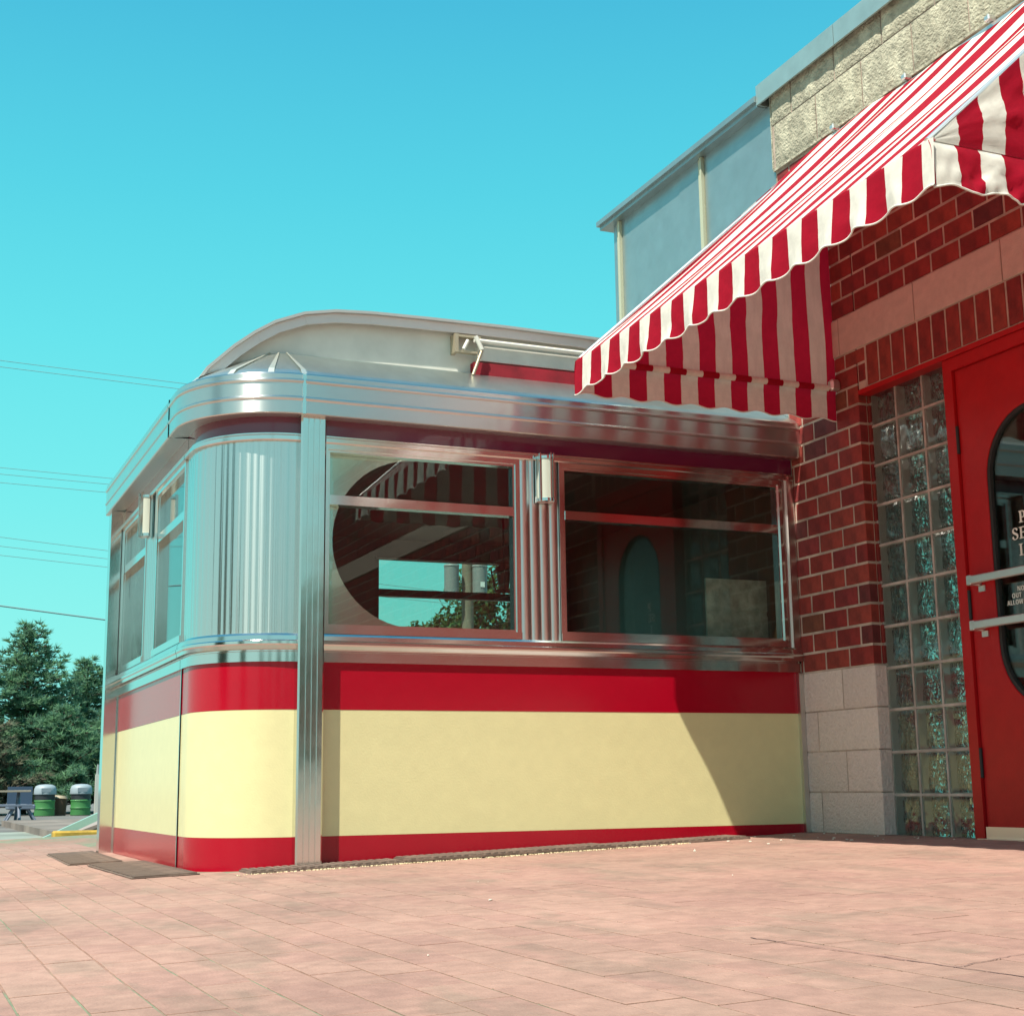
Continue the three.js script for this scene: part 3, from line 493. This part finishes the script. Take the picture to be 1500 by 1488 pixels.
  for (const y of [1.82, 1.06, 0.36]) mesh('hinge', bar(V(0.012, y - 0.065, 1.331), V(0.012, y + 0.065, 1.331), 0.008), M.rubber, door);
  mesh('kick_strip', [box(0.004, 0.02, 0.035, 0.085, 1.34, 2.26)], M.alu, door); mesh('threshold', box(-0.04, 0.12, -0.02, 0.036, 1.33, 2.27), M.alu, bld);
  const serif = await new FontLoader().loadAsync('fonts/droid/droid_serif_bold.typeface.json'), sans = await new FontLoader().loadAsync('fonts/droid/droid_sans_bold.typeface.json');
  const text = (t, f, h, z, y, nm) => { const g = new TextGeometry(t, { font: f, size: h, depth: 0.0008, curveSegments: 4, bevelEnabled: false }); toWall(g, 0.0385); g.translate(0, y, z); mesh(nm, g, M.letter, door); };
  text('P', serif, 0.052, 1.649, 1.381, 'lettering'); text('SE', serif, 0.052, 1.602, 1.311, 'lettering'); text('I', serif, 0.052, 1.637, 1.238, 'lettering');
  text('NO', sans, 0.021, 1.608, 1.088, 'small_lettering'); text('OUT', sans, 0.021, 1.573, 1.06, 'small_lettering'); text('ALLOW', sans, 0.021, 1.541, 1.031, 'small_lettering');
}

// ---------------------------------------------------------------- the striped awning over the door
{
  const aw = thing('striped_awning', 'red and white striped canvas awning over the red door', 'awning');
  const P = 1.489, HB = 2.29, HT = 3.665, ZA = 0.45, ZB = 3.055;
  const sheet = (nu, nv, f, uvf) => {
    const p = [], u = [], ix = [];
    for (let j = 0; j <= nv; j++) for (let i = 0; i <= nu; i++) { const a = i / nu, b = j / nv; p.push(...f(a, b)); u.push(...uvf(a, b)); }
    for (let j = 0; j < nv; j++) for (let i = 0; i < nu; i++) { const k = j * (nu + 1) + i; ix.push(k, k + 1, k + nu + 2, k, k + nu + 2, k + nu + 1); }
    const g = new THREE.BufferGeometry(); g.setAttribute('position', new THREE.Float32BufferAttribute(p, 3)); g.setAttribute('uv', new THREE.Float32BufferAttribute(u, 2)); g.setIndex(ix); g.computeVertexNormals(); return g;
  };
  const nz = (a, b, s) => fbm(a + 50, b + 50, 999, 3, s) - 0.5, PH = 0.018;
  const uz = (z) => (z - ZA + PH) / PITCH, ux = (x) => (-x - 0.055 + 0.095) / PITCH;
  // top: taut with a soft sag between the wall bar and the front bar
  mesh('canopy_top', sheet(200, 24, (a, b) => { const z = ZA + (ZB - ZA) * a, x = -P * b; const sag = 0.024 * Math.sin(Math.PI * b) + (0.085 * nz(a * 7, b * 0.9, 301) + 0.024 * Math.sin(a * 27 + 1.5 * b)) * Math.pow(Math.sin(Math.PI * Math.min(1, 0.06 + b)), 0.6) * (1 - 0.75 * b); return [x - 0.01, HT + (HB - HT) * b - sag, z]; }, (a, b) => [uz(ZA + (ZB - ZA) * a), b * 8]), M.cloth, aw);
  const scal = (t) => 0.017 * (0.5 + 0.5 * Math.cos(2 * Math.PI * t));
  const drop = 0.175;
  const fade = (a) => Math.min(1, Math.min(a, 1 - a) * 14);
  const valF = (a, b) => { const z = ZA - 0.004 + (ZB - ZA + 0.026) * a, t = uz(z) + 0.25, y = HB - b * (drop - scal(t)) - 0.002; return [-P - 0.012 - b * (0.008 + fade(a) * (0.026 * nz(a * 26, b * 1.6, 311) + 0.009 * Math.sin(t * 6.283))), y, z]; };
  mesh('front_valance', sheet(260, 8, valF, (a, b) => [uz(ZA + (ZB - ZA) * a), b]), M.cloth, aw);
  // end panels: triangle above the side bar, then a scalloped strip below it
  for (const [zz, sgn, wr] of [[ZA, -1, 0.008], [ZB, 1, 0.075]]) {
    const sideY = (x) => HT + (HB - HT) * (-x / P);
    mesh('end_panel', sheet(64, 20, (a, b) => { const x = -P * a, top = sideY(x), y = top + (HB - 0.005 - top) * b; const e = Math.sin(Math.PI * Math.min(1, b)) * Math.sin(Math.PI * a); return [x, y, zz + sgn * (0.003 + e * wr * nz(a * 6 + zz, b * 3 + a * 3, 321))]; }, (a, b) => [ux(-P * a) + 0.22 * Math.sin(Math.PI * b) * nz(a * 4, b * 3.5, 325), b * 3]), M.cloth, aw);
    const val = (a, b) => { const x = -(P + 0.016) * a, t = ux(x) + 0.25, y = HB - 0.005 - b * (drop - 0.01 - scal(t)); return [x, y, zz + sgn * (0.012 * Math.sin(Math.min(1, b * 4) * Math.PI * 0.5) + b * fade(a) * (wr * 1.4 * nz(a * 12 + zz, b * 2, 331)))]; };
    mesh('end_valance', sheet(150, 8, val, (a, b) => [ux(-P * a) - 0.02 * (b < 0.05 ? 1 : 0), b]), M.cloth, aw);
    const pts = []; for (let i = 0; i <= 150; i++) pts.push(V(...val(i / 150, 1)));
    mesh('hem_piping', new THREE.TubeGeometry(new THREE.CatmullRomCurve3(pts), 300, 0.0035, 5), M.rope, aw);
    mesh('side_bar', bar(V(0, HB, zz - sgn * 0.014), V(-P, HB, zz - sgn * 0.014), 0.01, 12), M.alu, aw);
    mesh('bar_pocket', sheet(60, 10, (a, b) => { const t = Math.PI * (b - 0.5) * 1.25; return [-P * 0.99 * a - 0.004, HB + 0.016 * Math.sin(t) - 0.002, zz - sgn * (0.012 + 0.015 * Math.cos(t))]; }, (a, b) => [ux(-P * a), b * 0.3]), M.cloth, aw);
    mesh('rafter', bar(V(0, HT - 0.03, zz - sgn * 0.02), V(-P, HB, zz - sgn * 0.02), 0.014, 10), M.alu, aw);
  }
  const pts = []; for (let i = 0; i <= 260; i++) pts.push(V(...valF(i / 260, 1)));
  mesh('hem_piping', new THREE.TubeGeometry(new THREE.CatmullRomCurve3(pts), 520, 0.0035, 5), M.rope, aw);
  mesh('front_bar', bar(V(-P + 0.004, HB - 0.014, ZA), V(-P + 0.004, HB - 0.014, ZB), 0.014, 12), M.alu, aw);
  mesh('wall_bar', box(-0.026, 0.002, HT - 0.03, HT - 0.012, ZA, ZB), M.alu, aw);
  for (let i = 0; i < 5; i++) { const z = 0.607 + i * 0.595; mesh('wall_clip', [cham(0.05, 0.03, 0.035, 0.006).translate(-0.03, HT + 0.008, z), bar(V(-0.04, HT - 0.004, z), V(-0.04, HT + 0.03, z), 0.006)], M.alu, aw); }
  mesh('bar_bracket', [cham(0.06, 0.06, 0.045, 0.012).translate(-0.03, HB + 0.012, ZA + 0.024)], M.alu, aw);
}

// ---------------------------------------------------------------- mats, litter on the paving
function mat(label, x0, x1, z0, z1, turn, across, dy = 0, th = 0.009) {
  const g = thing('rubber_mat', label, 'mat', 'brown ribbed rubber mats at the foot of the diner', [(x0 + x1) / 2, gy((x0 + x1) / 2) + 0.004 + dy, (z0 + z1) / 2], turn);
  g.rotation.set(0, turn, 0); const tilt = new THREE.Matrix4().makeRotationZ(Math.atan(0.034));
  const w = x1 - x0, d = z1 - z0; mesh('base_sheet', box(-w / 2, w / 2, 0, th, -d / 2, d / 2).applyMatrix4(tilt), M.matRubber, g);
  const rb = []; const n = Math.floor((across ? w : d) / 0.036);
  for (let i = 0; i < n; i++) { const c = -(across ? w : d) / 2 + 0.018 + i * 0.036; rb.push(across ? box(c - 0.011, c + 0.011, th, th + 0.006, -d / 2 + 0.01, d / 2 - 0.01) : box(-w / 2 + 0.01, w / 2 - 0.01, th, th + 0.006, c - 0.011, c + 0.011)); }
  const r = mesh('ribs', merge(rb).applyMatrix4(tilt), M.matRubber, g); r.userData = { kind: 'stuff' }; return g;
}
mat('brown ribbed mat lying loose outside the curved diner corner', -3.45, -3.16, -1.3, 0.0, 0.02, false, 0.002, 0.003);
mat('brown ribbed mat along the side of the diner behind the loose one', -3.52, -3.24, -2.9, -1.46, -0.02, false, 0, 0.003);
mat('brown ribbed mat at the foot of the steel post', -2.98, -2.29, 0.01, 0.24, 0.0, true);
mat('brown ribbed mat under the round-ended window', -2.27, -1.25, 0.01, 0.25, 0.0, true, 0.006);
mat('brown ribbed mat reaching towards the awning shadow', -1.23, -0.5, 0.01, 0.23, 0.0, true);
{
  const crumbs = [], sand = [];
  for (let i = 0; i < 30; i++) { const x = i < 26 ? -0.08 - Math.pow(rnd(), 1.4) * 1.1 : rr(-4, -1), z = i < 26 ? 0.08 + Math.pow(rnd(), 1.3) * 1.2 : rr(0.5, 3.5), s = rr(0.002, 0.0075); crumbs.push(new THREE.IcosahedronGeometry(s, 0).scale(rr(0.8, 1.8), 0.55, rr(0.7, 1.3)).rotateY(rnd() * 6).translate(x, gy(x) + 0.006, z)); }
  tag(mesh('crumbs', crumbs, std(lin(0.7, 0.66, 0.56), 0.9)), 'small white crumbs scattered on the paving by the stone pier', 'litter', null, 'stuff');
  for (let i = 0; i < 900; i++) { const x = -3.05 + 2.2 * Math.pow(rnd(), 0.8), z = 0.245 + Math.abs(rnd() + rnd() - 1) * 0.035, s = rr(0.002, 0.006); sand.push(new THREE.TetrahedronGeometry(s, 0).rotateY(rnd() * 6).translate(x, gy(x) + 0.005, z)); }
  tag(mesh('sand_grains', sand, std(lin(0.66, 0.56, 0.36), 0.95)), 'pale sand gathered along the front edge of the mats', 'sand', null, 'stuff');
}

// ---------------------------------------------------------------- far left: pines, bins, bench table, wires
const leafMat = (r, g, b) => phy(lin(r, g, b), 1, { transmission: 0.42, specularIntensity: 0.3, thickness: 0, side: THREE.DoubleSide });
function pine(label, x, z, h, rad, mats, y0 = -0.3, tiers = 26) {
  const t = thing('pine_tree', label, 'tree', 'pines beyond the car park', [x, y0, z]);
  mesh('trunk', cyl(h * 0.022, h * 0.004, h * 0.97, 8).translate(0, h * 0.485, 0), std(lin(0.08, 0.055, 0.04), 0.95), t);
  const tris = mats.map(() => ({ p: [], n: [] })), limbs = [];
  for (let k = 0; k < tiers; k++) {
    const f = (k + 0.5) / tiers, y = h * (0.05 + 0.93 * f), len0 = rad * Math.pow(1 - f, 0.75) * (0.75 + 0.25 * Math.sin(k * 2.4)) + 0.15, nb = Math.round(5 + 4 * (1 - f));
    for (let i = 0; i < nb; i++) {
      const a = i / nb * 6.283 + k * 1.7 + rr(-0.3, 0.3), len = len0 * rr(0.65, 1.15), rise = rr(0.0, 0.35) * len, dx = Math.cos(a), dz = Math.sin(a);
      limbs.push(bar(V(0, y, 0), V(dx * len, y + rise, dz * len), 0.018, 4));
      const nt = Math.max(4, Math.round(len * 15));
      for (let j = 0; j < nt; j++) {
        const q = 0.25 + 0.8 * (j + rnd()) / nt, sp = 0.28 * len * (1.05 - q) + 0.12, c = V(dx * len * q + rr(-sp, sp), y + rise * q + rr(-0.06, 0.16), dz * len * q + rr(-sp, sp));
        const M_ = tris[Math.floor(rnd() * mats.length)];
        for (let b = 0; b < 13; b++) {
          const d = V(dx * 0.5 + rr(-1, 1), rr(-0.15, 1.0), dz * 0.5 + rr(-1, 1)).normalize(), L = rr(0.13, 0.26), w = V(rr(-1, 1), rr(-1, 1), rr(-1, 1)).cross(d).normalize().multiplyScalar(rr(0.014, 0.026));
          const tip = c.clone().addScaledVector(d, L), nn = w.clone().cross(d).normalize();
          for (const v of [c.clone().add(w), c.clone().sub(w), tip]) { M_.p.push(v.x, v.y, v.z); M_.n.push(-nn.x, -nn.y, -nn.z); }
        }
      }
    }
  }
  mesh('branches', merge(limbs), std(lin(0.07, 0.05, 0.04), 0.95), t).userData = { kind: 'stuff' };
  tris.forEach((M_, i) => { const g = new THREE.BufferGeometry(); g.setAttribute('position', new THREE.Float32BufferAttribute(M_.p, 3)); g.setAttribute('normal', new THREE.Float32BufferAttribute(M_.n, 3)); g.setAttribute('uv', new THREE.Float32BufferAttribute(new Float32Array(M_.p.length / 3 * 2), 2)); mesh('crown', g, mats[i], t); });
  return t;
}
const needle = [leafMat(0.13, 0.27, 0.16), leafMat(0.16, 0.32, 0.17), leafMat(0.1, 0.22, 0.145)];
pine('tall dark green pine with open top above the striped bins', -0.75, -38, 5.45, 2.6, needle);
pine('broad dark pine whose boughs reach behind the steel post', 1.1, -39.5, 4.6, 2.5, needle, -0.3, 22);
pine('pine with the highest tip, cut by the edge of the picture', -2.9, -37, 6.3, 2.1, needle, -0.3, 28);
pine('low spreading pine growing between two taller pines', 0.1, -36.2, 2.9, 2.1, needle, -0.3, 16);
pine('low brownish pine at the foot of the highest pine', -2.0, -35.5, 2.6, 1.8, [leafMat(0.13, 0.2, 0.12), leafMat(0.16, 0.16, 0.11)], -0.3, 14);
pine('small pine closing the gap behind the white post', 1.6, -37, 3.0, 1.9, needle, -0.3, 18);
function leafyTree(label, x, z, h, rad, mats, group, y0 = -0.3, n = 9000, size = 0.1) {
  const t = thing('leafy_tree', label, 'tree', group, [x, y0, z]);
  const cy = h - rad * 0.95; mesh('trunk', cyl(h * 0.03, h * 0.012, cy + rad * 0.4, 8).translate(0, (cy + rad * 0.4) / 2, 0), std(lin(0.12, 0.09, 0.07), 0.95), t);
  const lim = []; const blobs = []; for (let i = 0; i < 15; i++) { const v = V(rr(-1, 1), rr(-0.75, 1), rr(-1, 1)); if (v.length() > 1) v.normalize(); blobs.push([v.multiplyScalar(rad * 0.72), rad * rr(0.25, 0.45)]); lim.push(bar(V(0, cy - rad * 0.4, 0), v.clone().add(V(0, cy, 0)), 0.02 * rad, 5)); }
  mesh('limbs', lim, std(lin(0.12, 0.09, 0.07), 0.95), t).userData = { kind: 'stuff' };
  const tris = mats.map(() => ({ p: [], n: [] }));
  for (let i = 0; i < n; i++) {
    const [c, r] = blobs[Math.floor(rnd() * blobs.length)], d = V(rr(-1, 1), rr(-1, 1), rr(-1, 1)).normalize().multiplyScalar(r * Math.pow(rnd(), 0.45)), o = c.clone().add(d).add(V(0, cy, 0)), T = tris[Math.floor(rnd() * mats.length)];
    const u = V(rr(-1, 1), rr(-1, 1), rr(-1, 1)).normalize(), w = V(rr(-1, 1), rr(-1, 1), rr(-1, 1)).cross(u).normalize(), nn = u.clone().cross(w), s = size * rr(0.6, 1.2);
    const q = [o.clone().addScaledVector(u, s), o.clone().addScaledVector(w, s * 0.5), o.clone().addScaledVector(u, -s), o.clone().addScaledVector(w, -s * 0.5)];
    for (const k of [0, 1, 2, 0, 2, 3]) { T.p.push(q[k].x, q[k].y, q[k].z); T.n.push(nn.x, nn.y, nn.z); }
  }
  tris.forEach((T, i) => { const g = new THREE.BufferGeometry(); g.setAttribute('position', new THREE.Float32BufferAttribute(T.p, 3)); g.setAttribute('normal', new THREE.Float32BufferAttribute(T.n, 3)); g.setAttribute('uv', new THREE.Float32BufferAttribute(new Float32Array(T.p.length / 3 * 2), 2)); mesh('crown', g, mats[i], t); });
}
const leaf = [leafMat(0.06, 0.13, 0.045), leafMat(0.085, 0.17, 0.055), leafMat(0.04, 0.095, 0.04)];
leafyTree('green leafy tree seen through the back window of the diner', 13.2, -35, 7.6, 2.5, leaf, 'leafy trees behind the diner');
leafyTree('lower green tree seen through the diner beside the pole', 11.4, -36, 6.2, 1.5, leaf, 'leafy trees behind the diner', -0.3, 5000);
leafyTree('small treetop seen through the bottom of the round-ended window', 8.7, -37, 6.0, 0.9, leaf, 'leafy trees behind the diner', -0.3, 2000);
// trees across the street behind the photographer, mirrored in steel and glass
const behind = [[-16, 34, 4.6], [-9, 36, 5.4], [-3, 33, 4.4], [2.5, 35, 5], [7, 34, 6], [11.5, 33, 10], [16, 36, 11], [21, 33, 9], [-24, 35, 5.5], [-21, 2.2, 6.2], [-25, 16, 5]];
behind.forEach(([x, z, h]) => leafyTree('leafy tree across the street, mirrored in the steel and glass', x, z, h, h * 0.5, leaf, 'trees across the street', -0.35, 6000, 0.22));

// bins with domed lids, brown bin, table, posts
function bin(label, x, z, s) {
  const b = thing('barrel_bin', label, 'bin', 'green barrel bins under the pines', [x, -0.3, z]); b.scale.setScalar(s);
  const gm = std(lin(0.05, 0.2, 0.06), 0.5), pr = [[0, 0], [0.24, 0], [0.255, 0.02], [0.25, 0.17], [0.268, 0.185], [0.268, 0.2], [0.25, 0.215], [0.25, 0.36], [0.266, 0.375], [0.26, 0.4], [0.0, 0.4]].map((q) => new THREE.Vector2(...q));
  mesh('drum', new THREE.LatheGeometry(pr, 24), gm, b); mesh('dark_liner', cyl(0.25, 0.25, 0.14, 24).translate(0, 0.47, 0), std(lin(0.02, 0.025, 0.03), 0.5), b);
  mesh('domed_lid', new THREE.LatheGeometry([[0.27, 0.54], [0.28, 0.56], [0.275, 0.68], [0.24, 0.755], [0.15, 0.79], [0, 0.8]].map((q) => new THREE.Vector2(...q)), 24), std(lin(0.27, 0.33, 0.37), 0.5), b);
  mesh('lid_flap', box(-0.12, 0.12, 0.6, 0.7, 0.262, 0.28), std(lin(0.2, 0.25, 0.29), 0.5), b);
}
bin('green barrel bin with grey domed lid beside the picnic table', -0.62, -33, 1);
bin('green barrel bin with grey domed lid beside the white post', 0.27, -33, 1);
{
  const b = thing('brown_bin', 'low brown bin with pale lid between two green barrels', 'bin', null, [-0.2, -0.3, -33.4]);
  mesh('body', cyl(0.15, 0.18, 0.44, 20).translate(0, 0.22, 0), std(lin(0.13, 0.075, 0.05), 0.7), b); mesh('lid', cyl(0.2, 0.17, 0.07, 20).rotateZ(-0.1).translate(0, 0.475, 0), std(lin(0.5, 0.42, 0.3), 0.6), b);
  const wp = thing('white_post', 'slim white post standing in front of the pines', 'post', null, [0.8, -0.3, -34]);
  mesh('shaft', box(-0.06, 0.06, 0, 1.05, -0.06, 0.06), std(lin(0.5, 0.5, 0.46), 0.8), wp); mesh('cap', cyl(0.05, 0.03, 0.26, 10).translate(0, 1.18, 0), std(lin(0.25, 0.28, 0.28), 0.6), wp);
  const t = thing('picnic_table', 'blue-grey picnic table with pipe legs at the edge of the car park', 'table', null, [-2.62, -0.3, -23]);
  const tm = std(lin(0.13, 0.16, 0.22), 0.6), tw = std(lin(0.3, 0.26, 0.2), 0.8);
  for (let i = 0; i < 4; i++) mesh('table_plank', cham(1.5, 0.035, 0.15, 0.004).translate(0, 0.62, -0.24 + i * 0.16), tw, t);
  for (const s of [-1, 1]) { mesh('bench_plank', cham(1.5, 0.035, 0.22, 0.004).translate(0, 0.36, s * 0.62), tm, t); for (const e of [-0.55, 0.55]) mesh('leg', [bar(V(e, 0.6, 0), V(e, 0.02, s * 0.5), 0.03), bar(V(e, 0.34, s * 0.1), V(e, 0.34, s * 0.62), 0.025)], tm, t); }
  for (const e of [-0.55, 0.55]) mesh('foot_rail', bar(V(e, 0.02, -0.52), V(e, 0.02, 0.52), 0.028), tm, t);
  const c = thing('blue_cart', 'dark blue folded cart standing beside the picnic table', 'cart', null, [-1.78, -0.3, -26]);
  mesh('tray', cham(0.55, 0.1, 0.6, 0.02).translate(0, 0.3, 0), tm, c); mesh('back', box(-0.25, 0.25, 0.34, 0.72, -0.28, -0.24), std(lin(0.04, 0.07, 0.12), 0.6), c);
  for (const sx of [-1, 1]) for (const sz of [-1, 1]) mesh('leg', bar(V(sx * 0.12, 0.3, sz * 0.2), V(sx * 0.3, 0, sz * 0.26), 0.025), tm, c);
}
{ // utility pole with two transformers behind the diner, and its wires
  const p = thing('utility_pole', 'wooden utility pole with two grey transformers seen through the diner windows', 'pole', null, [9.85, -0.3, -30]);
  mesh('shaft', cyl(0.19, 0.13, 10.8, 12).translate(0, 5.4, 0), std(lin(0.32, 0.28, 0.21), 0.9, { map: rep(tMottle, 1, 3) }), p);
  for (const [dx, dz] of [[-0.5, 0.1], [0.26, 0.25]]) { const t = mesh('transformer', cyl(0.2, 0.2, 0.72, 16).translate(dx, 6.1, dz), std(lin(0.2, 0.22, 0.22), 0.5), p); mesh('lid', cyl(0.215, 0.2, 0.05, 16).translate(dx, 6.48, dz), std(lin(0.24, 0.26, 0.26), 0.5), t); }
  mesh('number_plate', box(0.2, 0.32, 5.88, 6.02, 0.452, 0.46), std(lin(0.8, 0.8, 0.76), 0.6), p); mesh('crossarm', box(-1.1, 1.1, 10.2, 10.32, -0.2, -0.1), std(lin(0.2, 0.16, 0.12), 0.9), p);
  const p2 = thing('street_pole', 'pale wooden pole standing by itself across the street', 'pole', null, [-12, -0.35, 22]); mesh('shaft', cyl(0.17, 0.12, 9, 12).translate(0, 4.5, 0), std(lin(0.32, 0.28, 0.21), 0.9), p2); mesh('crossarm', box(-0.9, 0.9, 8.3, 8.42, 0.1, 0.2), std(lin(0.2, 0.16, 0.12), 0.9), p2);
  const wm = std(lin(0.16, 0.28, 0.29), 0.7);
  const wires = [[10.42, 9.95, 0.008], [10.26, 9.8, 0.008], [7.74, 7.3, 0.007], [7.58, 7.16, 0.007], [7.37, 6.95, 0.007], [6.04, 5.0, 0.007], [5.82, 4.86, 0.007], [5.6, 4.7, 0.007], [4.39, 3.05, 0.02]];
  const words = ['topmost thin power wire of the upper pair', 'lower thin power wire of the upper pair', 'highest of three thin wires level with the diner windows', 'middle of three thin wires level with the diner windows', 'lowest of three thin wires level with the diner windows', 'highest of the three wires below the middle set', 'middle of the three wires below the middle set', 'lowest of the three wires below the middle set', 'thick black cable just above the pine tops'];
  wires.forEach(([ya, yb, r], i) => {
    const sl = (yb - ya) / 12.2, pts = []; for (let k = 0; k <= 20; k++) { const x = -26 + 35.8 * k / 20, t = k / 20; pts.push(V(x, ya + sl * (x + 2.3) - 0.5 * t * (1 - t) + 0.42, -30)); }
    tag(mesh('overhead_wire', new THREE.TubeGeometry(new THREE.CatmullRomCurve3(pts), 40, r, 5), wm), words[i], 'wire', 'wires strung to the utility pole');
  });
}
renderer.render(scene, camera);
